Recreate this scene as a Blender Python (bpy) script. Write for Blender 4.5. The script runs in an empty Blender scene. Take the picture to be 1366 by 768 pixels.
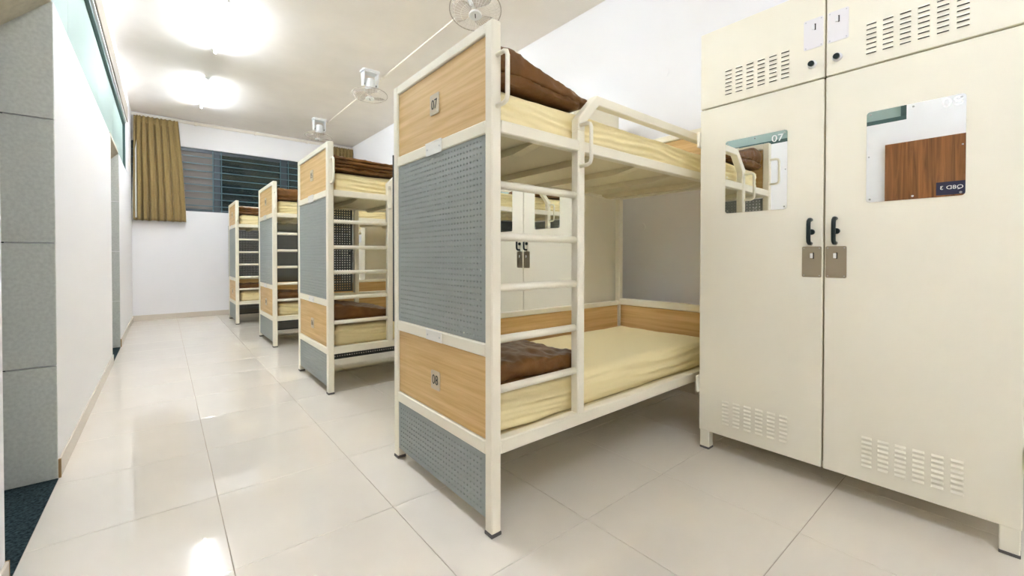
import bpy, bmesh, math, random
from mathutils import Vector, Matrix, noise

random.seed(7)
S = bpy.context.scene
COL = S.collection
PI = math.pi

# ------------------------------------------------------------------ camera
cam_d = bpy.data.cameras.new('camera')
cam = bpy.data.objects.new('camera', cam_d)
COL.objects.link(cam)
S.camera = cam
cam_d.sensor_width = 36.0
cam_d.lens = 36.0 * 563.41 / 1366.0
cam_d.shift_y = -34.76 / 1366.0
cam_d.clip_start = 0.02
Rv = Vector((0.771176, -0.636621, 0.000682))
Uv = Vector((0.006503, 0.008947, 0.999939))
Fv = Vector((0.636588, 0.771125, -0.011040))
m = Matrix(((Rv.x, Uv.x, -Fv.x, 0.0), (Rv.y, Uv.y, -Fv.y, 0.0), (Rv.z, Uv.z, -Fv.z, 1.05), (0, 0, 0, 1)))
cam.matrix_world = m

# ------------------------------------------------------------------ world, exposure
W = bpy.data.worlds.new('night')
S.world = W
W.use_nodes = True
W.node_tree.nodes['Background'].inputs[0].default_value = (0.010, 0.016, 0.018, 1)
W.node_tree.nodes['Background'].inputs[1].default_value = 1.0
S.view_settings.view_transform = 'Standard'
S.view_settings.look = 'None'
S.view_settings.gamma = 1.0
S.view_settings.use_curve_mapping = False
S.view_settings.exposure = 3.38
S.cycles.max_bounces = 14
S.cycles.diffuse_bounces = 9
S.cycles.glossy_bounces = 6
S.cycles.sample_clamp_indirect = 8.0
TUBE_POWER = 19.0        # emission strength of the fluorescent tubes

# ------------------------------------------------------------------ materials
def lin(r, g, b):
    def f(c):
        c /= 255.0
        return c / 12.92 if c <= 0.04045 else ((c + 0.055) / 1.055) ** 2.4
    return (f(r), f(g), f(b), 1.0)

def mat(name, col, rough=0.5, metal=0.0, spec=0.5, nscale=None, nvar=0.0, bump=0.0, bscale=60.0, stretch=None,
        trans=0.0, ior=1.45, coat=0.0, emit=None, estr=0.0, sheen=0.0, alpha=1.0):
    M = bpy.data.materials.new(name)
    M.use_nodes = True
    nt = M.node_tree
    B = nt.nodes['Principled BSDF']
    B.inputs['Base Color'].default_value = col
    B.inputs['Roughness'].default_value = rough
    B.inputs['Metallic'].default_value = metal
    B.inputs['Specular IOR Level'].default_value = spec
    B.inputs['IOR'].default_value = ior
    B.inputs['Transmission Weight'].default_value = trans
    B.inputs['Coat Weight'].default_value = coat
    B.inputs['Sheen Weight'].default_value = sheen
    B.inputs['Alpha'].default_value = alpha
    if emit:
        B.inputs['Emission Color'].default_value = emit
        B.inputs['Emission Strength'].default_value = estr
    tc = nt.nodes.new('ShaderNodeTexCoord')
    mp = nt.nodes.new('ShaderNodeMapping')
    nt.links.new(tc.outputs['Object'], mp.inputs['Vector'])
    if stretch:
        mp.inputs['Scale'].default_value = stretch
    if nvar > 0:
        n = nt.nodes.new('ShaderNodeTexNoise')
        n.inputs['Scale'].default_value = nscale or 5.0
        n.inputs['Detail'].default_value = 5.0
        nt.links.new(mp.outputs['Vector'], n.inputs['Vector'])
        r = nt.nodes.new('ShaderNodeValToRGB')
        a = [max(0, c * (1 - nvar)) for c in col[:3]] + [1]
        b = [min(1, c * (1 + nvar)) for c in col[:3]] + [1]
        r.color_ramp.elements[0].position = 0.3
        r.color_ramp.elements[1].position = 0.7
        r.color_ramp.elements[0].color = a
        r.color_ramp.elements[1].color = b
        nt.links.new(n.outputs['Fac'], r.inputs['Fac'])
        nt.links.new(r.outputs['Color'], B.inputs['Base Color'])
    if bump > 0:
        n2 = nt.nodes.new('ShaderNodeTexNoise')
        n2.inputs['Scale'].default_value = bscale
        n2.inputs['Detail'].default_value = 3.0
        nt.links.new(mp.outputs['Vector'], n2.inputs['Vector'])
        bp = nt.nodes.new('ShaderNodeBump')
        bp.inputs['Strength'].default_value = bump
        bp.inputs['Distance'].default_value = 0.004
        nt.links.new(n2.outputs['Fac'], bp.inputs['Height'])
        nt.links.new(bp.outputs['Normal'], B.inputs['Normal'])
    return M

def wood(name, dark, light, stretch, rough=0.45, wave=None):
    M = bpy.data.materials.new(name)
    M.use_nodes = True
    nt = M.node_tree
    B = nt.nodes['Principled BSDF']
    B.inputs['Roughness'].default_value = rough
    B.inputs['Specular IOR Level'].default_value = 0.35
    tc = nt.nodes.new('ShaderNodeTexCoord')
    mp = nt.nodes.new('ShaderNodeMapping')
    mp.inputs['Scale'].default_value = stretch
    nt.links.new(tc.outputs['Object'], mp.inputs['Vector'])
    n = nt.nodes.new('ShaderNodeTexNoise')
    n.inputs['Scale'].default_value = 1.0
    n.inputs['Detail'].default_value = 6.0
    n.inputs['Roughness'].default_value = 0.62
    n.inputs['Distortion'].default_value = wave or 0.25
    nt.links.new(mp.outputs['Vector'], n.inputs['Vector'])
    r = nt.nodes.new('ShaderNodeValToRGB')
    r.color_ramp.elements[0].position = 0.32
    r.color_ramp.elements[1].position = 0.66
    r.color_ramp.elements[0].color = dark
    r.color_ramp.elements[1].color = light
    nt.links.new(n.outputs['Fac'], r.inputs['Fac'])
    nt.links.new(r.outputs['Color'], B.inputs['Base Color'])
    return M

M = {}
M['wall'] = mat('wall_paint', (0.885, 0.88, 0.885, 1), 0.75, spec=0.2, bump=0.08, bscale=40)
M['ceiling'] = mat('ceiling_plaster', (0.84, 0.795, 0.745, 1), 0.85, spec=0.1, nscale=2.2, nvar=0.035, bump=0.15, bscale=9)
M['floor_tile'] = mat('polished_cream_tile', (0.77, 0.715, 0.625, 1), 0.015, spec=0.5, ior=1.88, nscale=3.0, nvar=0.02)
M['grout'] = mat('grout', (0.42, 0.35, 0.26, 1), 0.9)
M['base_tile'] = mat('skirting_tile', (0.72, 0.65, 0.55, 1), 0.25)
M['base_end'] = mat('skirting_cut_edge', (0.32, 0.20, 0.08, 1), 0.7)
M['stone'] = mat('grey_wall_tile', (0.58, 0.60, 0.555, 1), 0.55, nscale=70, nvar=0.10)
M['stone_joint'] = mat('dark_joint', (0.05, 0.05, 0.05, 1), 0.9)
M['soffit'] = mat('beige_soffit', (0.50, 0.46, 0.36, 1), 0.8, nscale=30, nvar=0.1)
M['carpet'] = mat('dark_carpet', (0.026, 0.042, 0.046, 1), 0.95, spec=0.1, nscale=90, nvar=0.8, bump=0.6, bscale=220)
M['cream'] = mat('cream_powder_coat', (0.86, 0.81, 0.665, 1), 0.42, spec=0.4)
M['locker'] = mat('cream_locker_enamel', (0.86, 0.815, 0.67, 1), 0.38, spec=0.4)
M['gap'] = mat('locker_inner_edge', (0.42, 0.36, 0.20, 1), 0.6)
M['oak'] = wood('light_oak_laminate', lin(196, 156, 92), lin(221, 187, 130), (1.6, 1.6, 42))
M['walnut'] = wood('brown_wood_grain', lin(98, 60, 28), lin(156, 103, 57), (26, 26, 1.3), wave=1.0)
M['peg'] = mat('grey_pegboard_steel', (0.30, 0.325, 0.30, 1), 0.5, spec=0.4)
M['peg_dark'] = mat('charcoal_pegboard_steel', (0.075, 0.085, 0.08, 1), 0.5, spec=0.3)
M['sheet'] = mat('pale_yellow_sheet', (0.86, 0.745, 0.43, 1), 0.8, spec=0.15, bump=0.12, bscale=90, sheen=0.1)
M['brown'] = mat('brown_quilt', (0.150, 0.064, 0.014, 1), 0.42, spec=0.35, nscale=9, nvar=0.2, bump=0.5, bscale=38)
M['deck'] = mat('bunk_deck', (0.74, 0.665, 0.45, 1), 0.55)
M['rubber'] = mat('dark_rubber', (0.12, 0.11, 0.10, 1), 0.7)
M['mirror'] = mat('mirror_glass', (0.93, 0.95, 0.94, 1), 0.005, metal=1.0)
M['steel'] = mat('brushed_steel', (0.40, 0.345, 0.25, 1), 0.34, metal=0.9, bump=0.05, bscale=200, stretch=(1, 1, 14))
M['screw'] = mat('screw_steel', (0.55, 0.55, 0.54, 1), 0.35, metal=0.9)
M['black'] = mat('black_plastic', (0.008, 0.018, 0.017, 1), 0.35)
M['dark'] = mat('dark_slot_and_shadow', (0.05, 0.045, 0.035, 1), 0.9)  # vent openings and keyhole shadows, their shade put into the colour
M['white'] = mat('white_plastic', (0.82, 0.82, 0.80, 1), 0.4)
M['etch'] = mat('etched_digits', (0.92, 0.92, 0.90, 1), 0.6)
M['plate'] = mat('satin_number_plate', (0.58, 0.48, 0.33, 1), 0.3, metal=0.2)
M['ink'] = mat('black_ink', (0.03, 0.025, 0.02, 1), 0.6)
M['card'] = mat('white_label_card', (0.80, 0.78, 0.72, 1), 0.3)
M['steel_pale'] = mat('pale_lock_plate', (0.84, 0.81, 0.80, 1), 0.25, spec=0.5)
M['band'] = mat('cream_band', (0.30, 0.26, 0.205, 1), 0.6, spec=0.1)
M['navy'] = mat('navy_sign', (0.02, 0.022, 0.06, 1), 0.35)
M['curtain'] = mat('olive_brown_curtain', (0.29, 0.205, 0.08, 1), 0.75, spec=0.2, nscale=120, nvar=0.1, sheen=0.15)
M['lining'] = mat('white_curtain_lining', (0.78, 0.78, 0.76, 1), 0.8)
M['track'] = mat('cream_track', (0.84, 0.79, 0.70, 1), 0.5)
M['winframe'] = mat('grey_window_frame', (0.060, 0.078, 0.092, 1), 0.35)
M['grille'] = mat('teal_grille_bar', (0.075, 0.14, 0.165, 1), 0.35)
M['louver'] = mat('dark_louver_glass', (0.10, 0.13, 0.13, 1), 0.06, trans=0.85, spec=0.6)
M['louver_brown'] = mat('grey_louver_glass', (0.26, 0.235, 0.22, 1), 0.10, spec=0.6)
M['green_glass'] = mat('frosted_green_glass', (0.34, 0.43, 0.39, 1), 0.5, spec=0.04)
M['greenframe'] = mat('dark_green_frame', (0.05, 0.10, 0.09, 1), 0.4)
M['tube'] = mat('fluorescent_tube', (1, 1, 1, 1), 0.4, emit=(0.90, 0.98, 1.10, 1), estr=TUBE_POWER)
M['fanwhite'] = mat('fan_white_enamel', (0.78, 0.79, 0.78, 1), 0.35)
M['fanring'] = mat('fan_ring', (0.42, 0.36, 0.30, 1), 0.4)
M['blade'] = mat('peach_fan_blade', (0.78, 0.70, 0.62, 1), 0.4, alpha=0.4)
M['wire'] = mat('fan_wire', (0.66, 0.61, 0.54, 1), 0.4)

# ------------------------------------------------------------------ mesh helpers
class MB:
    def __init__(self):
        self.bm = bmesh.new()
        self.mats = []

    def mi(self, m):
        if m not in self.mats:
            self.mats.append(m)
        return self.mats.index(m)

    def box(self, lo, hi, m='cream', bev=0.0):
        i = self.mi(m)
        c = [(a + b) / 2 for a, b in zip(lo, hi)]
        s = [abs(b - a) for a, b in zip(lo, hi)]
        t = bmesh.new()
        bmesh.ops.create_cube(t, size=1.0)
        for v in t.verts:
            v.co = Vector((c[0] + v.co.x * s[0], c[1] + v.co.y * s[1], c[2] + v.co.z * s[2]))
        if bev > 0:
            bmesh.ops.bevel(t, geom=list(t.edges), offset=min(bev, min(s) * 0.45), segments=1, affect='EDGES')
        self._take(t, i)
        return self

    def _take(self, t, i, smooth=False):
        mp = {}
        for v in t.verts:
            mp[v] = self.bm.verts.new(v.co)
        for f in t.faces:
            try:
                g = self.bm.faces.new([mp[v] for v in f.verts])
            except ValueError:
                continue
            g.material_index = i
            g.smooth = smooth
        t.free()

    def add(self, verts, faces, m='cream', smooth=False):
        i = self.mi(m)
        vs = [self.bm.verts.new(v) for v in verts]
        for f in faces:
            try:
                g = self.bm.faces.new([vs[k] for k in f])
            except ValueError:
                continue
            g.material_index = i
            g.smooth = smooth
        return self

    def tube(self, pts, r, m='cream', n=10, closed=False, flat=1.0):
        pts = [Vector(p) for p in pts]
        vs, fs = [], []
        N = len(pts)
        prev = None
        for k, p in enumerate(pts):
            if closed:
                d = (pts[(k + 1) % N] - pts[k - 1]).normalized()
            elif k == 0:
                d = (pts[1] - p).normalized()
            elif k == N - 1:
                d = (p - pts[k - 1]).normalized()
            else:
                d = ((p - pts[k - 1]).normalized() + (pts[k + 1] - p).normalized()).normalized()
            if prev is None:
                a = Vector((0, 0, 1)) if abs(d.z) < 0.9 else Vector((1, 0, 0))
                u = d.cross(a).normalized()
            else:
                u = (prev - d * prev.dot(d)).normalized()
            prev = u
            w = d.cross(u)
            for j in range(n):
                a = 2 * PI * j / n
                vs.append(p + u * math.cos(a) * r + w * math.sin(a) * r * flat)
        R = N if closed else N - 1
        for k in range(R):
            k2 = (k + 1) % N
            for j in range(n):
                j2 = (j + 1) % n
                fs.append((k * n + j, k * n + j2, k2 * n + j2, k2 * n + j))
        if not closed:
            fs.append(tuple(range(n))[::-1])
            fs.append(tuple((N - 1) * n + j for j in range(n)))
        return self.add(vs, fs, m, True)

    def lathe(self, prof, origin, axis, m='white', n=20):
        """prof: list of (radius, height along axis)"""
        ax = Vector(axis).normalized()
        a = Vector((0, 0, 1)) if abs(ax.z) < 0.9 else Vector((1, 0, 0))
        u = ax.cross(a).normalized()
        w = ax.cross(u)
        o = Vector(origin)
        vs, fs = [], []
        for r, h in prof:
            for j in range(n):
                t = 2 * PI * j / n
                vs.append(o + ax * h + (u * math.cos(t) + w * math.sin(t)) * r)
        for k in range(len(prof) - 1):
            for j in range(n):
                j2 = (j + 1) % n
                fs.append((k * n + j, k * n + j2, (k + 1) * n + j2, (k + 1) * n + j))
        fs.append(tuple(range(n))[::-1])
        fs.append(tuple((len(prof) - 1) * n + j for j in range(n)))
        return self.add(vs, fs, m, False)

    def prism(self, poly, axis, a, b, m='cream'):
        """poly: 2-D outline; axis 'x','y','z' is the extrusion direction"""
        def P(p, h):
            if axis == 'x':
                return (h, p[0], p[1])
            if axis == 'y':
                return (p[0], h, p[1])
            return (p[0], p[1], h)
        n = len(poly)
        vs = [P(p, a) for p in poly] + [P(p, b) for p in poly]
        fs = [tuple(range(n)), tuple(range(2 * n - 1, n - 1, -1))]
        for k in range(n):
            k2 = (k + 1) % n
            fs.append((k, k + n, k2 + n, k2))
        return self.add(vs, fs, m)

    def build(self, name, parent=None, smooth=None):
        bmesh.ops.recalc_face_normals(self.bm, faces=list(self.bm.faces))
        me = bpy.data.meshes.new(name)
        self.bm.to_mesh(me)
        self.bm.free()
        for k in self.mats:
            me.materials.append(M[k])
        if smooth is not None:
            for p in me.polygons:
                p.use_smooth = smooth
        o = bpy.data.objects.new(name, me)
        COL.objects.link(o)
        if parent is not None:
            o.parent = parent
        return o

def thing(name, label, cat, loc=(0, 0, 0), group=None):
    o = bpy.data.objects.new(name, None)
    o.empty_display_size = 0.1
    COL.objects.link(o)
    o.location = loc
    o['label'] = label
    o['category'] = cat
    if group:
        o['group'] = group
    return o

def tag(o, label, cat, group=None):
    o['label'] = label
    o['category'] = cat
    if group:
        o['group'] = group
    return o

def struct(o):
    o['kind'] = 'structure'
    return o

def dup(root, loc, label):
    r = root.copy()
    COL.objects.link(r)
    r.location = loc
    r['label'] = label
    for ch in list(root.children):
        c = ch.copy()
        COL.objects.link(c)
        c.parent = r
        for g in list(ch.children):
            d = g.copy()
            COL.objects.link(d)
            d.parent = c
    return r

def rrect(u0, u1, v0, v1, r, n=4):
    """rounded rectangle outline"""
    out = []
    for cx, cy, a0 in ((u1 - r, v1 - r, 0), (u0 + r, v1 - r, 90), (u0 + r, v0 + r, 180), (u1 - r, v0 + r, 270)):
        for k in range(n + 1):
            a = math.radians(a0 + 90.0 * k / n)
            out.append((cx + r * math.cos(a), cy + r * math.sin(a)))
    return out

def text_mesh(body, width, height):
    """mesh of the lettering, in its own XY plane, starting at the origin, scaled to width x height"""
    cu = bpy.data.curves.new('t', 'FONT')
    cu.body = body
    cu.size = 1.0
    cu.extrude = 0.0
    cu.resolution_u = 4
    o = bpy.data.objects.new('t', cu)
    COL.objects.link(o)
    dg = bpy.context.evaluated_depsgraph_get()
    dg.update()
    me = bpy.data.meshes.new_from_object(o.evaluated_get(dg))
    vs = [v.co.copy() for v in me.vertices]
    fs = [tuple(p.vertices) for p in me.polygons]
    bpy.data.objects.remove(o)
    bpy.data.curves.remove(cu)
    bpy.data.meshes.remove(me)
    x0 = min(v.x for v in vs); x1 = max(v.x for v in vs)
    y0 = min(v.y for v in vs); y1 = max(v.y for v in vs)
    return [((v.x - x0) / (x1 - x0) * width, (v.y - y0) / (y1 - y0) * height) for v in vs], fs

def lettering(name, body, fn, width, height, m, parent):
    """fn maps (right, up, out) to a point; the letters get a little thickness"""
    vs2, fs = text_mesh(body, width, height)
    n = len(vs2)
    vs = [fn(u, v, 0.0008) for u, v in vs2]
    b = MB()
    b.add(vs, fs, m)
    o = b.build(name, parent)
    md = o.modifiers.new('thick', 'SOLIDIFY')
    md.thickness = 0.0006
    return o

def pegboard(u0, u1, v0, v1, t, fn, pitch=0.0235, r=0.0045, m='peg'):
    """steel sheet with real holes; fn(u, v, w) -> point"""
    nx = max(1, int((u1 - u0 - 0.012) / pitch))
    ny = max(1, int((v1 - v0 - 0.012) / pitch))
    mx = (u1 - u0 - nx * pitch) / 2
    my = (v1 - v0 - ny * pitch) / 2
    vs, fs = [], []
    def V(u, v, w):
        vs.append(fn(u, v, w))
        return len(vs) - 1
    K = 6
    h = pitch / 2
    for i in range(nx):
        for j in range(ny):
            cu = u0 + mx + (i + .5) * pitch
            cv = v0 + my + (j + .5) * pitch
            rings = []
            for w in (0.0, t):
                c = [V(cu + a * h, cv + b * h, w) for a, b in ((1, 1), (-1, 1), (-1, -1), (1, -1))]
                k = [V(cu + r * math.cos(2 * PI * q / K + PI / 6), cv + r * math.sin(2 * PI * q / K + PI / 6), w) for q in range(K)]
                # hexagon vertices at 30,90,150,210,270,330 degrees
                F = [(c[0], c[1], k[1], k[0]), (c[1], k[2], k[1]), (c[1], c[2], k[3], k[2]),
                     (c[2], c[3], k[4], k[3]), (c[3], k[5], k[4]), (c[3], c[0], k[0], k[5])]
                fs.extend(F)
                rings.append(k)
            for q in range(K):
                q2 = (q + 1) % K
                fs.append((rings[0][q], rings[0][q2], rings[1][q2], rings[1][q]))
    b = MB()
    b.add(vs, fs, m)
    # margins and folded edge
    U0, U1, V0, V1 = u0 + mx, u1 - mx, v0 + my, v1 - my
    def slab(a0, a1, b0, b1):
        p = [fn(a0, b0, 0), fn(a1, b1, t)]
        lo = [min(x, y) for x, y in zip(*p)]; hi = [max(x, y) for x, y in zip(*p)]
        b.box(lo, hi, m)
    slab(u0, U0, v0, v1); slab(U1, u1, v0, v1); slab(U0, U1, v0, V0); slab(U0, U1, V1, v1)
    return b

def soft_box(L, Wd, T, r, step, disp, zstep=None):
    """closed rounded box, base centred on the origin plane; disp(p, n) -> offset vector"""
    hx, hy, hz = L / 2, Wd / 2, T / 2
    nx, ny, nz = max(2, int(L / step)), max(2, int(Wd / step)), max(4, int(T / (zstep or step * .8)))
    key, vs, fs = {}, [], []
    def V(i, j, k):
        q = (i, j, k)
        if q in key:
            return key[q]
        p = Vector((-hx + L * i / nx, -hy + Wd * j / ny, -hz + T * k / nz))
        c = Vector((max(-hx + r, min(hx - r, p.x)), max(-hy + r, min(hy - r, p.y)), max(-hz + r, min(hz - r, p.z))))
        d = p - c
        nrm = d.normalized() if d.length > 1e-9 else Vector((0, 0, 1))
        p = c + nrm * r
        p = p + disp(p, nrm)
        p.z += hz
        key[q] = len(vs)
        vs.append(p)
        return key[q]
    for i in range(nx):
        for j in range(ny):
            fs.append((V(i, j, nz), V(i + 1, j, nz), V(i + 1, j + 1, nz), V(i, j + 1, nz)))
            fs.append((V(i, j, 0), V(i, j + 1, 0), V(i + 1, j + 1, 0), V(i + 1, j, 0)))
    for i in range(nx):
        for k in range(nz):
            fs.append((V(i, 0, k), V(i + 1, 0, k), V(i + 1, 0, k + 1), V(i, 0, k + 1)))
            fs.append((V(i, ny, k), V(i, ny, k + 1), V(i + 1, ny, k + 1), V(i + 1, ny, k)))
    for j in range(ny):
        for k in range(nz):
            fs.append((V(0, j, k), V(0, j, k + 1), V(0, j + 1, k + 1), V(0, j + 1, k)))
            fs.append((V(nx, j, k), V(nx, j + 1, k), V(nx, j + 1, k + 1), V(nx, j, k + 1)))
    return vs, fs

def nz(x, y, z):
    return noise.noise(Vector((x, y, z)))

# ================================================================== SETTING
WL, WR, YB, YF, ZC = -0.391, 3.152, 9.24, -2.6, 3.413
# floor: slab of grout and single tiles
b = MB(); b.box((WL - 0.0, YF, -0.08), (WR + 0.0, YB, -0.003), 'grout')
floor = struct(b.build('floor'))
TX, TY, PX, PY, G = 0.177, 0.537, 0.5625, 0.571, 0.0012
xs = [WL] + [TX + PX * k for k in range(0, 6)] + [WR]
ys = [YF] + [TY + PY * k for k in range(-5, 16) if YF < TY + PY * k < YB - 0.02] + [YB]
for i in range(len(xs) - 1):
    for j in range(len(ys) - 1):
        b = MB()
        dz = random.uniform(-0.0002, 0.0002)
        b.box((xs[i] + G, ys[j] + G, -0.012), (xs[i + 1] - G, ys[j + 1] - G, dz), 'floor_tile', 0.0012)
        b.build('floor_tile', floor)

b = MB(); b.box((WL - 0.2, YF - 0.1, ZC), (WR + 0.1, YB + 0.2, ZC + 0.1), 'ceiling')
struct(b.build('ceiling'))

# right, front walls
b = MB(); b.box((WR, YF - 0.1, -0.08), (WR + 0.1, YB + 0.2, ZC), 'wall')
wall_right = struct(b.build('wall_right'))
for (py, pz) in ((2.08, 1.31), (1.865, 2.55)):
    b = MB(); b.lathe([(0.036, 0), (0.036, 0.003), (0.030, 0.004)], (WR, py, pz), (-1, 0, 0), 'wall', 24)
    b.build('wall_plug', wall_right)
b = MB(); b.box((WL - 0.2, YF - 0.1, -0.08), (WR, YF, ZC), 'wall')
struct(b.build('wall_front'))

# back wall with the window opening
WZ0, WZ1 = 1.85, 2.955
b = MB()
b.box((WL - 0.2, YB, -0.08), (WR, YB + 0.12, WZ0), 'wall')
b.box((WL - 0.2, YB, WZ1), (WR, YB + 0.12, ZC), 'wall')
struct(b.build('wall_back'))

# left wall with two openings and the high glazed strip
D1a, D1b, D2a, D2b, ZO = 2.035, 2.912, 5.70, 6.70, 2.245
CY0, CY1, CZ0, CZ1 = 0.655, 8.16, 2.245, 2.955
TH = 0.16
b = MB()
def lw(y0, y1, z0, z1):
    b.box((WL - TH, y0, z0), (WL, y1, z1), 'wall')
lw(YF, D1a, -0.08, CZ0)
lw(D1b, D2a, -0.08, CZ0)
lw(D2b, YB, -0.08, CZ0)
lw(YF, CY0, CZ0, ZC)
lw(CY0, CY1, CZ1, ZC)
lw(CY1, YB, CZ0, ZC)
struct(b.build('wall_left'))

# cream band over the glazing
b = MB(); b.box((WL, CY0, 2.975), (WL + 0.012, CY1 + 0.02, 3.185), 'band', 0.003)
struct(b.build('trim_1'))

# glazed strip
b = MB()
for z0, z1 in ((CZ0, CZ0 + 0.04), (CZ1 - 0.035, CZ1)):
    b.box((WL - 0.075, CY0, z0), (WL - 0.015, CY1, z1), 'greenframe', 0.003)
for y in (CY0, CY1 - 0.04):
    b.box((WL - 0.075, y, CZ0 + 0.04), (WL - 0.015, y + 0.04, CZ1 - 0.035), 'greenframe', 0.003)
win2 = struct(b.build('window_2'))
n = 5
for k in range(n):
    y0 = CY0 + 0.04 + (CY1 - CY0 - 0.08) * k / n
    y1 = CY0 + 0.04 + (CY1 - CY0 - 0.08) * (k + 1) / n
    b = MB(); b.box((WL - 0.05, y0, CZ0 + 0.04), (WL - 0.042, y1 - 0.002, CZ1 - 0.035), 'green_glass')
    b.build('pane', win2)

# the two tiled recesses behind the openings
def recess(name, y0, y1):
    X1 = WL - 0.95
    b = MB()
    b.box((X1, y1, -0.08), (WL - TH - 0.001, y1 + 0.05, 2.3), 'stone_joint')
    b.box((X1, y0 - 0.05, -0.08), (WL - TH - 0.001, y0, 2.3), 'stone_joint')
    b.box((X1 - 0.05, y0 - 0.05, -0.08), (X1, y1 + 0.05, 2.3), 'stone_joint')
    w = struct(b.build(name))
    # tiles on the far side, from the room face of the wall inwards, and on the back
    zs = [0.0, 0.537, 1.115, 1.692, 2.244]
    cols = [WL - 0.001, WL - 0.571, X1]
    for i in range(2):
        for j in range(4):
            t = MB(); t.box((cols[i + 1] + 0.002, y1 - 0.012, zs[j] + 0.003), (cols[i] - (0.002 if i else 0), y1 + 0.0, zs[j + 1] - 0.003), 'stone', 0.001)
            t.build('wall_tile', w)
    nb = 2
    for i in range(nb):
        for j in range(4):
            a0 = y0 + (y1 - y0 - 0.012) * i / nb; a1 = y0 + (y1 - y0 - 0.012) * (i + 1) / nb
            t = MB(); t.box((X1, a0 + 0.002, zs[j] + 0.003), (X1 + 0.012, a1 - 0.002, zs[j + 1] - 0.003), 'stone', 0.001)
            t.build('wall_tile', w)
    c = MB(); c.box((X1, y0, -0.08), (WL - 0.0005, y1, -0.001), 'carpet')
    c.build('carpet_floor', w)
    # sloping soffit
    s = MB()
    x0, x1 = WL - 0.004, WL - 0.36
    z0, z1 = 2.245, 1.86
    s.prism([(x0, z0), (x1, z1), (X1, z1), (X1, z1 + 0.03), (x1 + 0.0, z1 + 0.03), (x0, z0 + 0.03)], 'y', y0 - 0.0, y1 - 0.012, 'soffit')
    s.build('soffit', w)
    return w
recess('wall_recess', D1a, D1b)
recess('wall_recess_far', D2a, D2b)

# skirtings with their cut ends
BH = 0.09
def skirt(name, lo, hi, ends=()):
    b = MB(); b.box(lo, hi, 'base_tile', 0.002)
    o = struct(b.build(name))
    for e in ends:
        c = MB(); c.box((lo[0], e - 0.003, 0.0), (hi[0] + 0.0005, e + 0.003, BH), 'base_end')
        c.build('cut_end', o)
    return o
skirt('baseboard_left', (WL, YF, 0), (WL + 0.009, D1a, BH), (D1a,))
skirt('baseboard_left_middle', (WL, D1b + 0.003, 0), (WL + 0.009, D2a, BH), (D1b + 0.001,))
skirt('baseboard_left_far', (WL, D2b + 0.003, 0), (WL + 0.009, YB, BH), (D2b + 0.001,))
skirt('baseboard_back', (WL + 0.009, YB - 0.009, 0), (WR - 0.009, YB, BH))
skirt('baseboard_right', (WR - 0.009, YF, 0), (WR, YB, BH))

# entrance door (seen in the locker mirror) with its sign
b = MB(); b.box((WL + 0.001, -0.14, 0.012), (WL + 0.028, 0.79, 2.045), 'walnut', 0.003)
door = struct(b.build('door_1'))
b = MB(); b.box((WL + 0.028, 0.215, 1.562), (WL + 0.031, 0.466, 1.668), 'navy')
sg = b.build('door_sign', door)
lettering('sign_lettering', 'Q8D 3', lambda u, v, w: (WL + 0.031 + w, 0.312 + u, 1.60 + v), 0.130, 0.036, 'etch', sg)
b = MB()
b.box((WL + 0.028, -0.10, 0.98), (WL + 0.034, -0.06, 1.14), 'steel')
b.tube([(WL + 0.03, -0.08, 1.08), (WL + 0.075, -0.08, 1.08), (WL + 0.078, 0.03, 1.08)], 0.009, 'steel')
b.build('door_handle', door)

# back window: frame, louvre slats, grille
b = MB()
y0, y1 = YB + 0.035, YB + 0.085
b.box((WL, y0, WZ0), (WR, y1, WZ0 + 0.04), 'winframe', 0.003)
b.box((WL, y0, WZ1 - 0.06), (WR, y1, WZ1), 'winframe', 0.003)
muls = [(WL, WL + 0.04), (0.715, 0.805), (1.785, 1.895), (WR - 0.04, WR)]
win = struct(b.build('window_1'))
for a, c in muls:
    b = MB(); b.box((a, y0, WZ0 + 0.04), (c, y1, WZ1 - 0.06), 'winframe', 0.003)
    b.build('mullion', win)
for q in range(3):
    xa, xb = muls[q][1] + 0.004, muls[q + 1][0] - 0.004
    for k in range(9):
        z = WZ0 + 0.05 + 0.111 * k
        b = MB()
        # tilted pane of a louvre
        b.prism([(y0 + 0.012, z + 0.118), (y0 + 0.017, z + 0.118), (y0 + 0.042, z), (y0 + 0.037, z)], 'x', xa, xb, 'louver_brown' if q == 0 else 'louver')
        b.build('louver_slat', win)
for k in range(8):
    z = 1.955 + 0.1225 * k
    b = MB(); b.box((WL, YB + 0.006, z - 0.008), (WR, YB + 0.014, z + 0.008), 'grille')
    b.build('grille_bar', win)
for x in (0.696, 0.821, 1.775, 1.913, -0.02, 2.55):
    b = MB(); b.box((x - 0.008, YB + 0.014, WZ0), (x + 0.008, YB + 0.024, WZ1), 'grille')
    b.build('grille_bar', win)

# ================================================================== BUNK BEDS
BW, BL, BHt, P = 0.86, 1.935, 1.931, 0.045

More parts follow.
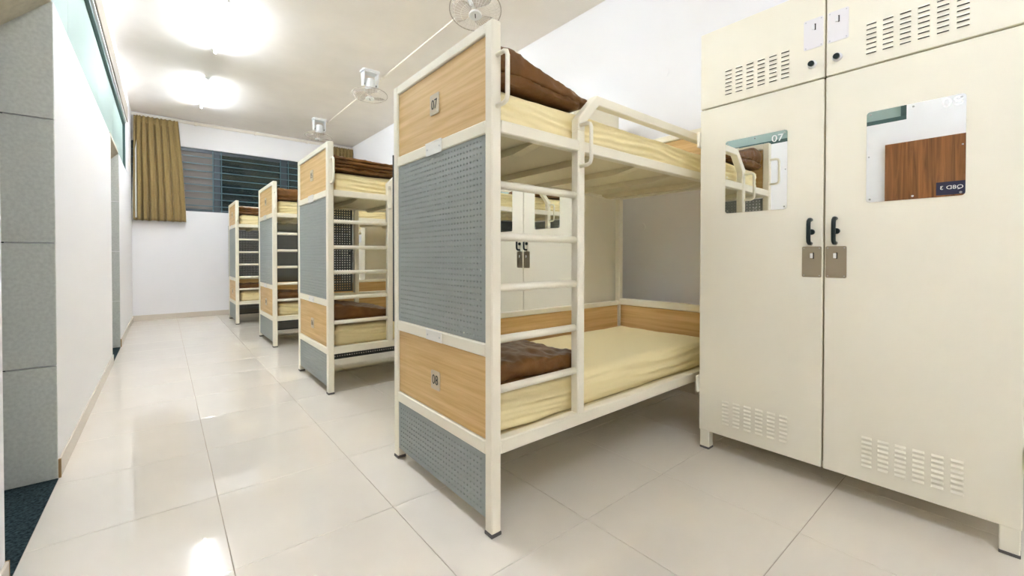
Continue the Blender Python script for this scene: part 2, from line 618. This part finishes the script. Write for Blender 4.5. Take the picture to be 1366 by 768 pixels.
def build_bed():
    t = thing('bunk_bed', '', 'bunk bed', (0, 0, 0), 'cream steel bunk beds along the right wall')
    for px in (0, BL - P):
        for py in (0, BW - P):
            b = MB(); b.box((px, py, 0.012), (px + P, py + P, BHt), 'cream', 0.005)
            p = b.build('post', t)
            b = MB(); b.box((px - 0.001, py - 0.001, 0.0), (px + P + 0.001, py + P + 0.001, 0.014), 'rubber', 0.002)
            b.build('foot_cap', p)
    bars = [(0.301, 0.353), (0.672, 0.722), (1.516, 1.566), (1.888, BHt)]
    for x0 in (0.0, BL - P):
        for z0, z1 in bars:
            b = MB(); b.box((x0 + 0.0005, P - 0.001, z0), (x0 + P - 0.0005, BW - P + 0.001, z1), 'cream', 0.004)
            b.build('crossbar', t)
    g = 0.003
    for x0 in (0.009, BL - P + 0.012):
        for z0, z1 in ((0.353, 0.672), (1.566, 1.888)):
            b = MB(); b.box((x0, P + g, z0 + g), (x0 + 0.016, BW - P - g, z1 - g), 'oak', 0.001)
            b.build('wood_panel', t)
    for z0, z1 in ((0.722, 1.516), (0.055, 0.301)):
        b = pegboard(P + g, BW - P - g, z0 + g, z1 - g, 0.007, lambda u, v, w: (0.005 + w, u, v))
        b.build('pegboard_panel', t)
    # long rails
    for y0 in (0.0, BW - P):
        for z0, z1 in ((0.304, 0.359), (1.518, 1.566)):
            b = MB(); b.box((P - 0.001, y0 + 0.001, z0), (BL - P + 0.001, y0 + P - 0.001, z1), 'cream', 0.004)
            b.build('side_rail', t)
    # ladder
    b = MB(); b.box((0.474, -0.001, 0.355), (0.519, 0.043, 1.61), 'cream', 0.005)
    b.build('ladder_post', t)
    for z in (0.545, 0.737, 0.933, 1.127, 1.325):
        b = MB(); b.tube([(P - 0.004, 0.022, z), (0.478, 0.022, z)], 0.0155, 'cream', 14)
        b.build('rung', t)
    # guard rail: rises from the ladder post, slants and runs to the far post
    b = MB()
    poly = [(0.474, 1.608), (0.474, 1.662), (0.598, 1.791), (BL - P + 0.001, 1.791), (BL - P + 0.001, 1.747), (0.616, 1.747), (0.519, 1.645), (0.519, 1.608)]
    b.prism(poly, 'y', -0.001, 0.043, 'cream')
    o = b.build('guard_rail', t)
    bv = o.modifiers.new('edge', 'BEVEL'); bv.width = 0.004; bv.segments = 1
    def grab(x, z0, z1):
        b = MB()
        c = 0.016
        b.tube([(x, 0.002, z1), (x, -0.040, z1), (x, -0.056, z1 - 0.006), (x, -0.062, z1 - c - 0.006), (x, -0.062, z0 + c + 0.006),
                (x, -0.056, z0 + 0.006), (x, -0.040, z0), (x, 0.002, z0)], 0.0085, 'cream', 10)
        b.build('grab_handle', t)
    grab(0.024, 1.612, 1.800)
    grab(0.487, 1.452, 1.632)
    # decks
    beams = [0.268, 0.640, 0.985, 1.340, 1.690]
    edges = [P] + beams + [BL - P]
    for i in range(len(edges) - 1):
        b = MB(); b.box((edges[i] + 0.002, P, 1.530), (edges[i + 1] - 0.002, BW - P, 1.545), 'deck', 0.001)
        b.build('deck_panel', t)
    for x in beams:
        b = MB(); b.prism([(P, 1.529), (P, 1.519), (P + 0.13, 1.497), (BW - P - 0.04, 1.497), (BW - P, 1.517), (BW - P, 1.529)], 'x', x - 0.024, x + 0.024, 'deck')
        b.build('deck_beam', t)
    b = MB(); b.box((P, P, 0.325), (BL - P, BW - P, 0.340), 'deck')
    b.build('lower_deck', t)
    # back long side
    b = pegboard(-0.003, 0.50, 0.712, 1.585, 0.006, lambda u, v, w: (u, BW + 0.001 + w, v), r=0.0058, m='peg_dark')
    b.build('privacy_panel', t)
    b = MB(); b.box((0.502, BW - P + 0.002, 0.355), (0.547, BW - 0.002, 1.520), 'cream', 0.004)
    b.build('side_post', t)
    b = MB(); b.box((P, BW - 0.026, 0.359), (BL - P, BW - 0.010, 0.668), 'oak', 0.001)
    b.build('wood_panel', t)
    for z0, z1 in ((0.668, 0.702), (1.892, BHt)):
        b = MB(); b.box((P - 0.001, BW - P + 0.004, z0), (BL - P + 0.001, BW - 0.004, z1), 'cream', 0.004)
        b.build('guard_bar', t)
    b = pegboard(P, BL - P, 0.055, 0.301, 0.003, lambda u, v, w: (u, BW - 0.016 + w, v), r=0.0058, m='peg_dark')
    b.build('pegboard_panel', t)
    # label holders
    for z0, z1 in ((1.509, 1.566), (0.674, 0.719)):
        b = MB()
        b.box((-0.004, 0.362, z0), (-0.0005, 0.502, z1), 'card', 0.0008)
        b.box((-0.007, 0.362, z1 - 0.003), (0.0, 0.502, z1 + 0.001), 'card')
        for y in (0.378, 0.486):
            b.lathe([(0.004, 0), (0.004, 0.0015)], (-0.004, y, (z0 + z1) / 2), (-1, 0, 0), 'screw', 8)
        b.build('label_holder', t)
    return t

def number_plate(bed, body, upper):
    z0, z1 = (1.690, 1.782) if upper else (0.453, 0.538)
    ya, yb = (0.397, 0.478) if upper else (0.393, 0.472)
    b = MB(); b.prism(rrect(ya, yb, z0, z1, 0.008), 'x', 0.0055, 0.0088, 'plate')
    for y in (ya + 0.01, yb - 0.01):
        for z in (z0 + 0.01, z1 - 0.01):
            b.lathe([(0.0028, 0), (0.0028, 0.001)], (0.0055, y, z), (-1, 0, 0), 'screw', 8)
    p = b.build('number_plate', bed)
    cy = (ya + yb) / 2
    zc = z0 + 0.024
    lettering('number', body, lambda u, v, w: (0.0055 - w, cy + 0.026 - u, zc + v), 0.052, 0.043, 'ink', p)

BX = [0.9355, 0.9613, 0.9771, 0.8651]
BY = [1.25, 3.3566, 5.5243, 7.7782]
BS = [1.0, 0.918 / 0.86, 0.937 / 0.86, 0.896 / 0.86]
BED_LABEL = ['nearest and largest bunk bed, cream frame with number plates 07 and 08',
             'second bunk bed from the camera, cream frame with grey pegboard end',
             'third bunk bed from the camera, cream frame with oak end panels',
             'farthest bunk bed, smallest, nearest to the window wall']
proto = build_bed()
beds = []
for i in range(4):
    o = proto if i == 0 else dup(proto, (0, 0, 0), '')
    o.location = (BX[i], BY[i], 0)
    o.scale = (1, BS[i], 1)
    o['label'] = BED_LABEL[i]
    beds.append(o)
for o, (a, c) in zip(beds, (('07', '08'), ('05', '06'), ('03', '04'), ('01', '02'))):
    number_plate(o, a, True)
    number_plate(o, c, False)

# ------------------------------------------------------------------ mattresses
def mattress_mesh(seed, ruffle):
    def disp(p, nrm):
        s = seed * 7.3
        side = max(abs(nrm.y), abs(nrm.x))
        a = p.x if abs(nrm.y) > abs(nrm.x) else p.y
        w = nz(a * 1.6 + s, p.z * 3, s) * 1.6 + a * 0.55
        f = (math.sin((p.z * (210 if ruffle > 1 else 130) + w * 4.5)) * 0.5 + math.sin(p.z * 84 + w * 3.1 + 1.3) * 0.55)
        f2 = nz(a * 5 + s, p.z * 55 + w * 2, 3.1)
        k = ruffle * side * (0.55 + 0.6 * nz(a * 2.3 + s, p.z * 6, 9.0))
        off = nrm * (f * 0.0085 * k + f2 * 0.012 * k)
        top = max(0.0, nrm.z)
        h = nz(p.x * 4 + s, p.y * 6, 1.0) * 0.005 + nz(p.x * 16 + s, p.y * 18, 5.0) * 0.0022
        off.z += h * top
        # the sheet is gathered in at the bottom edge
        if p.z < -0.05:
            off -= Vector((0, 0, 0))
        return off
    return soft_box(1.790, 0.718, 0.170, 0.036, 0.013, disp, 0.0055)

def mattress(bed, i, upper, label):
    vs, fs = mattress_mesh(i * 2 + (1 if upper else 0) + 0.4, 1.15 if upper else 1.0)
    b = MB(); b.add(vs, fs, 'sheet', True)
    o = b.build('mattress')
    o.location = (BX[i] + BL / 2, BY[i] + BW * BS[i] / 2 + 0.001, 1.5475 if upper else 0.3425)
    o.scale = (1, BS[i] * 1.0, 1)
    tag(o, label, 'mattress', 'mattresses in pale yellow sheets')

ordn = ['the nearest bunk bed', 'the second bunk bed', 'the third bunk bed', 'the farthest bunk bed']
for i in range(4):
    mattress(beds[i], i, True, 'pale yellow sheeted mattress on the top bunk of ' + ordn[i])
    mattress(beds[i], i, False, 'pale yellow sheeted mattress on the bottom bunk of ' + ordn[i])

# ------------------------------------------------------------------ folded brown quilts
def quilt_layer(b, x0, x1, y0, y1, zf, tf, seed, r=0.024, step=0.0105, amp=1.0):
    """one folded layer; zf(u) = underside height, tf(u) = thickness, u runs 0..1 along x"""
    L, Wd, T = x1 - x0, y1 - y0, 0.06
    def disp(p, n):
        return Vector((0, 0, 0))
    vs, fs = soft_box(L, Wd, T, min(r, T * .49), step, disp)
    out = []
    for v in vs:
        u = min(1, max(0, v.x / L + 0.5)); q = min(1, max(0, v.y / Wd + .5))
        w = v.z / T
        z = zf(u, q) + tf(u, q) * w
        a = nz(v.x * 9 + seed, v.y * 9, w * 2 + seed)
        c = nz(v.x * 24 + seed, v.y * 22, w * 5 + seed)
        rg = 1.0 - 2.0 * abs(nz(v.x * 11 + v.y * 4 + seed, v.y * 9 - v.x * 3, w * 2.2 + seed * 2))
        rg += 0.6 * (1.0 - 2.0 * abs(nz(v.x * 23 + seed, v.y * 19 + 3, w * 4 + seed)))
        ed = 1.0 if (q < 0.1 or q > .9 or u > .9 or u < .1) else 0.0
        out.append((x0 + L / 2 + v.x + (a * .008 + c * .003) * amp * ed,
                    y0 + Wd / 2 + v.y + (a * .012 + c * .004 - rg * .006 * (1 if q < .12 else 0)) * amp * (1 if q < .12 or q > .88 else .2),
                    z + (a * 0.010 + c * 0.0045 + rg * 0.0055) * amp * max(0.0, min(1.0, w * 1.3))))
    b.add(out, fs, 'brown', True)

def quilt(i, upper, label, layers):
    b = MB()
    for k, L in enumerate(layers):
        quilt_layer(b, *L, seed=i * 3.7 + k * 1.9 + (0.5 if upper else 0))
    o = b.build('folded_quilt')
    o.location = (BX[i], BY[i], 1.7245 if upper else 0.5195)
    tag(o, label, 'quilt', 'folded brown quilts at the bed heads')

lerp = lambda a, c, t: a + (c - a) * t
# nearest, top: thick slumping pile of two folds
quilt(0, True, 'thick slumped brown quilt on the top bunk of the nearest bed', [
    (0.055, 0.552, 0.055, 0.80, lambda u, q: 0.004 + 0.010 * math.sin(u * PI), lambda u, q: lerp(0.046, 0.034, u)),
    (0.058, 0.600, 0.050, 0.79, lambda u, q: lerp(0.050, 0.030, u) + 0.008 * math.sin(u * 5), lambda u, q: (0.112 - 0.075 * u ** 0.8 + 0.012 * math.exp(-((u - .18) / .13) ** 2)) * (0.9 + .1 * math.sin(q * PI))),
])
# nearest, bottom: flat square fold
quilt(0, False, 'dark brown quilt folded flat on the bottom bunk of the nearest bed', [
    (0.055, 0.575, 0.060, 0.54, lambda u, q: 0.004, lambda u, q: 0.032 - 0.010 * u),
    (0.055, 0.585, 0.056, 0.545, lambda u, q: 0.032 - 0.008 * u, lambda u, q: (0.088 - 0.038 * u ** 2) * (0.85 + .15 * math.sin(q * PI))),
])
def stack(n, x0, x1, y0, y1, t, shrink=0.0, seed=0):
    out = []
    for k in range(n):
        out.append((x0 + random.uniform(-.004, .004), x1 - shrink * k + random.uniform(-.012, .012), y0 + random.uniform(-.006, .006), y1,
                    (lambda k: (lambda u, q: 0.003 + k * t * (1 - .12 * u)))(k), (lambda u, q: t * (0.80 + 0.26 * math.sin(PI * min(1, max(0, (q * 8) if q < .125 else 1)) / 2)) * (1 - .12 * u))))
    return out
quilt(1, True, 'brown quilt folded into four even layers on the top bunk of the second bed', stack(4, 0.055, 0.60, 0.06, 0.62, 0.029))
quilt(1, False, 'brown quilt slumping to one side on the bottom bunk of the second bed', [
    (0.055, 0.60, 0.06, 0.60, lambda u, q: 0.003, lambda u, q: 0.040),
    (0.055, 0.58, 0.06, 0.60, lambda u, q: 0.040, lambda u, q: lerp(0.12, 0.035, u ** 1.3)),
])
quilt(2, True, 'puffy brown quilt folded once on the top bunk of the third bed', [
    (0.055, 0.62, 0.06, 0.62, lambda u, q: 0.003, lambda u, q: 0.034),
    (0.055, 0.62, 0.055, 0.62, lambda u, q: 0.034, lambda u, q: 0.100),
])
quilt(2, False, 'dark brown creased quilt on the bottom bunk of the third bed', [
    (0.055, 0.58, 0.06, 0.60, lambda u, q: 0.003, lambda u, q: 0.045),
    (0.055, 0.56, 0.06, 0.60, lambda u, q: 0.044, lambda u, q: 0.065 - .02 * u),
])
quilt(3, True, 'brown quilt in three layers on the top bunk of the farthest bed', stack(3, 0.055, 0.60, 0.06, 0.60, 0.038))
quilt(3, False, 'dark brown quilt lying low on the bottom bunk of the farthest bed', [
    (0.055, 0.60, 0.06, 0.60, lambda u, q: 0.003, lambda u, q: 0.050),
    (0.055, 0.58, 0.06, 0.60, lambda u, q: 0.048, lambda u, q: 0.045),
])

# ================================================================== LOCKERS
LW = 1.1465
def louvers(y_left, y_right, z_top, z_bot):
    """6 columns x 7 hooded slots standing proud of the door (the door face is x = 0)"""
    b = MB()
    w = 0.034
    pitch = (y_left - y_right - w) / 5
    dz = (z_top - z_bot) / 6.4
    for c in range(6):
        ya = y_left - pitch * c
        yb = ya - w
        for r in range(7):
            z = z_top - dz * r
            d = 0.0055
            # hood: slopes out and down, opening below is a face painted dark for its shade
            vs = [(-0.0003, ya, z), (-0.0003, yb, z), (-d, ya - .002, z - 0.0085), (-d, yb + .002, z - 0.0085), (-0.0003, ya, z - 0.0105), (-0.0003, yb, z - 0.0105)]
            b.add(vs, [(0, 1, 3, 2), (0, 2, 4), (1, 5, 3)], 'locker')
            b.add([vs[2], vs[3], vs[5], vs[4]], [(0, 1, 2, 3)], 'dark')
    return b

def build_locker(numbers=None):
    t = thing('locker', '', 'locker', (0, 0, 0), 'cream two-door steel lockers beside the beds')
    yS = 0.5785
    b = MB()
    x0, x1 = 0.022, 0.55
    b.box((x0, 0.0, 0.10), (x1, 0.016, 2.268), 'locker', 0.002)
    b.box((x0, LW - 0.016, 0.10), (x1, LW, 2.268), 'locker', 0.002)
    b.box((x0, 0.016, 0.10), (x1, LW - 0.016, 0.125), 'locker')
    b.box((x0, 0.016, 2.245), (x1, LW - 0.016, 2.268), 'locker')
    b.box((x0, 0.016, 1.845), (x1, LW - 0.016, 1.865), 'gap')
    b.box((x0, yS - 0.012, 0.125), (x1, yS + 0.012, 2.245), 'gap')
    b.box((x1 - 0.012, 0.016, 0.125), (x1, LW - 0.016, 2.245), 'locker')
    b.build('carcass', t)
    for fy in (0.004, LW - 0.054):
        for fx in (x0 + 0.0, x1 - 0.06):
            b = MB(); b.box((fx - 0.018 if fx < .1 else fx, fy, 0.010), (fx + 0.032, fy + 0.05, 0.105), 'locker', 0.003)
            b.box((fx - 0.019 if fx < .1 else fx - .001, fy - 0.001, 0.0), (fx + 0.033, fy + 0.051, 0.011), 'rubber', 0.002)
            b.build('foot', t)
    g = 0.0035
    spans = [(yS + g, LW - 0.001, 0), (0.001, yS - g, 1)]
    for ya, yb, k in spans:
        d = MB(); d.box((0.0, ya, 0.101), (0.020, yb, 1.8515), 'locker', 0.0025)
        dd = d.build('door', t)
        u = MB(); u.box((0.0, ya, 1.8585), (0.020, yb, 2.266), 'locker', 0.0025)
        ud = u.build('upper_door', t)
        my0, my1 = ((0.724, 1.010), (0.1455, 0.4315))[k]
        b = MB(); b.prism(rrect(my0, my1, 1.281, 1.6575, 0.012), 'x', -0.0030, -0.0004, 'mirror')
        for y in (my0 + 0.012, (my0 + my1) / 2, my1 - 0.012):
            for z in (1.293, 1.6455):
                b.lathe([(0.0042, 0), (0.003, 0.002)], (-0.003, y, z), (-1, 0, 0), 'screw', 8)
        for y in (my0 + 0.008, my1 - 0.008):
            b.lathe([(0.003, 0), (0.002, 0.002)], (-0.003, y, 1.47), (-1, 0, 0), 'screw', 8)
        b.build('mirror', dd)
        hy = (0.6285, 0.5360)[k]
        # bow handle with a round button behind it
        b = MB()
        b.tube([(0.0, hy, 1.222), (-0.020, hy, 1.222), (-0.031, hy, 1.214), (-0.033, hy, 1.200), (-0.033, hy, 1.136), (-0.031, hy, 1.122), (-0.020, hy, 1.114), (0.0, hy, 1.114)], 0.0085, 'black', 10)
        b.lathe([(0.013, 0), (0.013, 0.010), (0.010, 0.013)], (0, hy - 0.004, 1.166), (-1, 0, 0), 'black', 16)
        b.build('handle', dd)
        py0, py1 = ((0.586, 0.6615), (0.4955, 0.571))[k]
        for z0, z1, zk, par in ((0.960, 1.100, 1.058, dd), (2.0005, 2.134, 2.095, ud)):
            b = MB(); b.prism(rrect(py0, py1, z0, z1, 0.006), 'x', -0.0022, -0.0004, 'steel' if par is dd else 'steel_pale')
            for y in (py0 + 0.008, py1 - 0.008):
                for z in (z0 + 0.008, z1 - 0.008):
                    b.lathe([(0.0026, 0), (0.002, 0.001)], (-0.0022, y, z), (-1, 0, 0), 'screw', 8)
            yk = (0.6245, 0.5375)[k]
            b.box((-0.0045, yk - 0.010, zk - 0.014), (-0.002, yk - 0.005, zk + 0.014), 'dark')  # shadow beside the white keyhole, painted as a dark strip
            b.box((-0.0065, yk - 0.006, zk - 0.011), (-0.002, yk + 0.005, zk + 0.011), 'white', 0.001)
            b.build('lock_plate', par)
        ky = (0.6285, 0.535)[k]
        b = MB()
        b.lathe([(0.0185, 0), (0.0185, 0.004), (0.013, 0.007)], (0, ky, 1.929), (-1, 0, 0), 'white', 18)
        b.lathe([(0.0105, 0.005), (0.0125, 0.020), (0.0105, 0.023)], (0, ky, 1.929), (-1, 0, 0), 'black', 18)
        b.build('knob', ud)
        yl, yr = ((1.0145, 0.7195), (0.4365, 0.1395))[k]
        v = louvers(yl, yr, 2.034, 1.906).build('vent_slots', ud); v['kind'] = 'stuff'
        yl, yr = ((1.021, 0.7165), (0.4395, 0.1405))[k]
        v = louvers(yl, yr, 0.292, 0.166).build('vent_slots', dd); v['kind'] = 'stuff'
        he = LW if k == 0 else 0.0
        s = 1 if k == 0 else -1
        for z0, z1 in ((0.305, 0.395), (1.655, 1.738)):
            b = MB(); b.box((-0.014, min(he, he + s * 0.014), z0), (0.045, max(he, he + s * 0.014), z1), 'locker', 0.003)
            b.build('hinge', dd)
        if numbers:
            w, h, yt, zt = ((0.050, 0.033, 0.791, 1.609), (0.057, 0.035, 0.2095, 1.617))[k]
            lettering('mirror_number', numbers[k], lambda u, v, q: (-0.0030 - q, yt - u, zt + v), w, h, 'etch', dd)
    return t

lk = build_locker(('07', '08'))
lk.location = (2.2876, -0.0065, 0)
lk['label'] = 'nearest big cream steel locker with mirrors numbered 07 and 08, right foreground'
lk2 = build_locker(None)
lk2.location = (2.385, 2.158, 0)
lk2['label'] = 'cream steel locker seen through the ladder of the nearest bunk bed'
lk3 = dup(lk2, (2.40, 4.340, 0), 'cream steel locker standing between the second and third bunk beds')
lk4 = dup(lk2, (2.42, 6.525, 0), 'cream steel locker standing between the third and farthest bunk beds')

# ================================================================== CEILING LIGHTS
def build_light():
    t = thing('ceiling_light', '', 'light', (0, 0, 0), 'bare tube lights in a row on the ceiling')
    h = 0.63
    b = MB(); b.box((-0.022, -h, -0.024), (0.022, h, 0.0), 'white', 0.004)
    b.build('housing', t)
    for s in (-1, 1):
        b = MB(); b.box((-0.014, s * h - 0.012, -0.064), (0.014, s * h + 0.012, -0.022), 'white', 0.003)
        b.build('end_holder', t)
    b = MB(); b.tube([(0, -h + 0.012, -0.048), (0, h - 0.012, -0.048)], 0.013, 'tube', 12)
    b.build('tube', t)
    return t
LX = 0.468
L0 = build_light()
L0.location = (LX, 5.22, ZC)
L0['label'] = 'nearer of the two lit tube lights seen on the ceiling'
dup(L0, (LX, 7.49, ZC), 'farther lit tube light on the ceiling near the curtain')
dup(L0, (LX, 2.95, ZC), 'lit tube light on the ceiling above the near door opening')
dup(L0, (LX, -0.75, ZC), 'unseen tube light added on the ceiling behind the camera')  # unseen tube, added and placed to brighten the nearest locker

# ================================================================== FANS
def build_fan(label, x, y, axis):
    t = thing('ceiling_fan', label, 'fan', (x, y, ZC), 'caged white fans under the ceiling')
    b = MB(); b.prism(rrect(-0.11, 0.11, -0.075, 0.075, 0.03), 'z', -0.020, 0.0, 'fanwhite')
    b.build('ceiling_plate', t)
    b = MB()
    b.box((-0.095, -0.06, -0.035), (0.095, 0.06, -0.018), 'fanwhite', 0.004)
    b.prism([(-0.06, -0.02), (0.06, -0.02), (0.035, -0.20), (-0.035, -0.20)], 'x', -0.095, -0.083, 'fanwhite')
    b.prism([(-0.06, -0.02), (0.06, -0.02), (0.035, -0.20), (-0.035, -0.20)], 'x', 0.083, 0.095, 'fanwhite')
    b.build('bracket', t)
    a = Vector(axis).normalized()
    c = Vector((0, 0, -0.17))
    b = MB()
    b.lathe([(0.03, -0.075), (0.062, -0.06), (0.068, 0.0), (0.060, 0.05), (0.03, 0.062)], c, a, 'fanwhite', 20)
    b.tube([c + Vector((-0.085, 0, 0)), c + Vector((0.085, 0, 0))], 0.012, 'black', 8)
    b.lathe([(0.040, 0.055), (0.048, 0.072), (0.030, 0.082)], c, a, 'fanwhite', 16)
    b.build('motor', t)
    q = c + a * 0.135            # plane of the rim
    u = a.cross(Vector((0, 0, 1)) if abs(a.z) < .95 else Vector((1, 0, 0))).normalized()
    w = a.cross(u)
    R = 0.215
    def ring(r, h, n=40):
        return [q + a * h + (u * math.cos(2 * PI * k / n) + w * math.sin(2 * PI * k / n)) * r for k in range(n)]
    b = MB(); b.tube(ring(R, 0), 0.0042, 'fanring', 8, True)
    b.build('cage_rim', t)
    b = MB()
    for k in range(36):
        an = 2 * PI * k / 36
        d = u * math.cos(an) + w * math.sin(an)
        b.tube([q + a * 0.048 + d * 0.05, q + a * 0.044 + d * 0.12, q + a * 0.028 + d * 0.185, q + d * R], 0.0009, 'wire', 4)
        b.tube([q - a * 0.055 + d * 0.05, q - a * 0.050 + d * 0.13, q - a * 0.032 + d * 0.19, q + d * R], 0.0009, 'wire', 4)
    b.tube(ring(0.12, 0.044, 32), 0.001, 'wire', 4, True)
    b.tube(ring(0.175, 0.031, 32), 0.001, 'wire', 4, True)
    g = b.build('cage_wires', t)
    g['kind'] = 'stuff'
    b = MB(); b.lathe([(0.052, 0.040), (0.055, 0.050), (0.048, 0.056)], q, a, 'fanwhite', 24)
    # small dark stripe on the hub
    s1 = q + a * 0.0575
    b.tube([s1 - u * 0.016 - w * 0.012, s1 + u * 0.016 + w * 0.012], 0.004, 'ink', 6)
    b.build('hub_cap', t)
    for k in range(3):
        vs, fs = [], []
        n1, n2 = 8, 6
        for i in range(n1 + 1):
            rr = 0.035 + 0.155 * i / n1
            half = 0.32 + 0.38 * math.sin(PI * (0.15 + 0.75 * i / n1))
            for j in range(n2 + 1):
                s = j / n2 * 2 - 1
                an = 2 * PI * k / 3 + s * half + 0.25 * i / n1
                vs.append(q + (u * math.cos(an) + w * math.sin(an)) * rr + a * (s * 0.020))
        for i in range(n1):
            for j in range(n2):
                p = i * (n2 + 1) + j
                fs.append((p, p + 1, p + n2 + 2, p + n2 + 1))
        b = MB(); b.add(vs, fs, 'blade', True)
        o = b.build('blade', t)
        md = o.modifiers.new('thick', 'SOLIDIFY'); md.thickness = 0.002
    return t
build_fan('nearest caged fan, tilted towards the room, above the nearest bunk bed', 2.05, 2.97, (-0.17, -0.23, -0.96))
build_fan('middle caged fan facing down between the other two', 2.045, 5.32, (-0.05, -0.09, -1))
build_fan('farthest caged fan, near the back wall of the room', 2.08, 7.72, (-0.10, -0.05, -1))

for ya, yb, lab in ((0.6, 2.80, 'cream cable pipe on the ceiling short of the nearest fan'), (3.02, 5.37, 'cream cable pipe on the ceiling between the nearest and middle fans'), (5.46, 7.82, 'cream cable pipe on the ceiling between the middle and farthest fans')):
    b = MB()
    b.tube([(2.235, ya, ZC - 0.010), (2.235, yb, ZC - 0.010)], 0.009, 'track', 10)
    if yb > 3:
        b.box((2.215, yb - 0.02, ZC - 0.028), (2.255, yb + 0.02, ZC), 'track', 0.003)
    tag(b.build('cable_conduit'), lab, 'conduit', 'cream cable pipes on the ceiling')

# ================================================================== CURTAINS
b = MB()
b.box((WL, YB - 0.035, 3.350), (WR, YB - 0.001, 3.398), 'track', 0.006)
for x in (0.45, 1.35, 2.25):
    b.box((x - 0.02, YB - 0.040, 3.340), (x + 0.02, YB - 0.001, 3.404), 'track', 0.004)
tag(b.build('curtain_track'), 'long cream curtain track along the top of the window wall', 'curtain track')

def curtain(label, xt0, xt1, xb0, xb1, folds, lining):
    t = thing('curtain', label, 'curtain', ((xt0 + xt1) / 2, YB - 0.1, 0), 'olive brown curtains on the window wall')
    ox, oy = (xt0 + xt1) / 2, YB - 0.1
    z1, z0 = 3.343, 1.648
    nu, nv = folds * 10, 36
    vs, fs = [], []
    for j in range(nv + 1):
        v = j / nv
        z = z0 + (z1 - z0) * v
        amp = 0.050 * (0.6 + 0.4 * (1 - v)) if v < 0.93 else 0.016
        for i in range(nu + 1):
            u = i / nu
            x = lerp(lerp(xb0, xb1, u), lerp(xt0, xt1, u), v ** 1.4)
            uu = u + 0.085 * nz(u * 3.4, 4.2, 0.3) + 0.012 * nz(u * 6, v * 2.0, 1.0)
            k = 1.0 - 0.62 * max(0, u - 0.55) / 0.45
            ph = folds * 2 * PI * uu
            y = (2 * abs(math.sin(ph / 2)) ** 0.7 - 1) * -amp * k + 0.3 * math.sin(ph * 2.0 + 1.0 + v) * amp * k + 0.012 * nz(u * 4, v * 3, 7)
            if v > 0.93:
                y += 0.008 * math.sin(folds * 5 * PI * u * 2)
            zz = z + (0.006 * math.sin(ph * 1.5) if v == 1 else 0) + (0.006 * nz(u * 9, 0, 2) if j == 0 else 0)
            vs.append((x - ox, y, zz))
    for j in range(nv):
        for i in range(nu):
            p = j * (nu + 1) + i
            fs.append((p, p + 1, p + nu + 2, p + nu + 1))
    b = MB(); b.add(vs, fs, 'curtain', True)
    o = b.build('fabric', t)
    md = o.modifiers.new('thick', 'SOLIDIFY'); md.thickness = 0.004
    b = MB(); b.box((xt0 - ox, -0.008, 3.235), (xt1 - ox, 0.006, 3.25), 'curtain')
    b.build('heading_seam', t)
    if lining:
        b = MB()
        b.prism([(xb0 - ox - 0.022, 1.69), (xb0 - ox + 0.04, 1.69), (xt0 - ox + 0.03, 2.95), (xt0 - ox - 0.012, 2.62), (xt0 - ox - 0.024, 2.2)], 'y', -0.002, 0.002, 'lining')
        o = b.build('lining', t)
        o.location.y = 0.0
        o['label'] = 'white curtain lining'
    return t
curtain('olive brown pleated curtain hanging at the left end of the window', -0.352, 0.209, -0.366, 0.309, 7, True)
curtain('dark curtain bunched at the right end of the window behind the beds', 2.66, 3.140, 2.60, 3.142, 7, False)
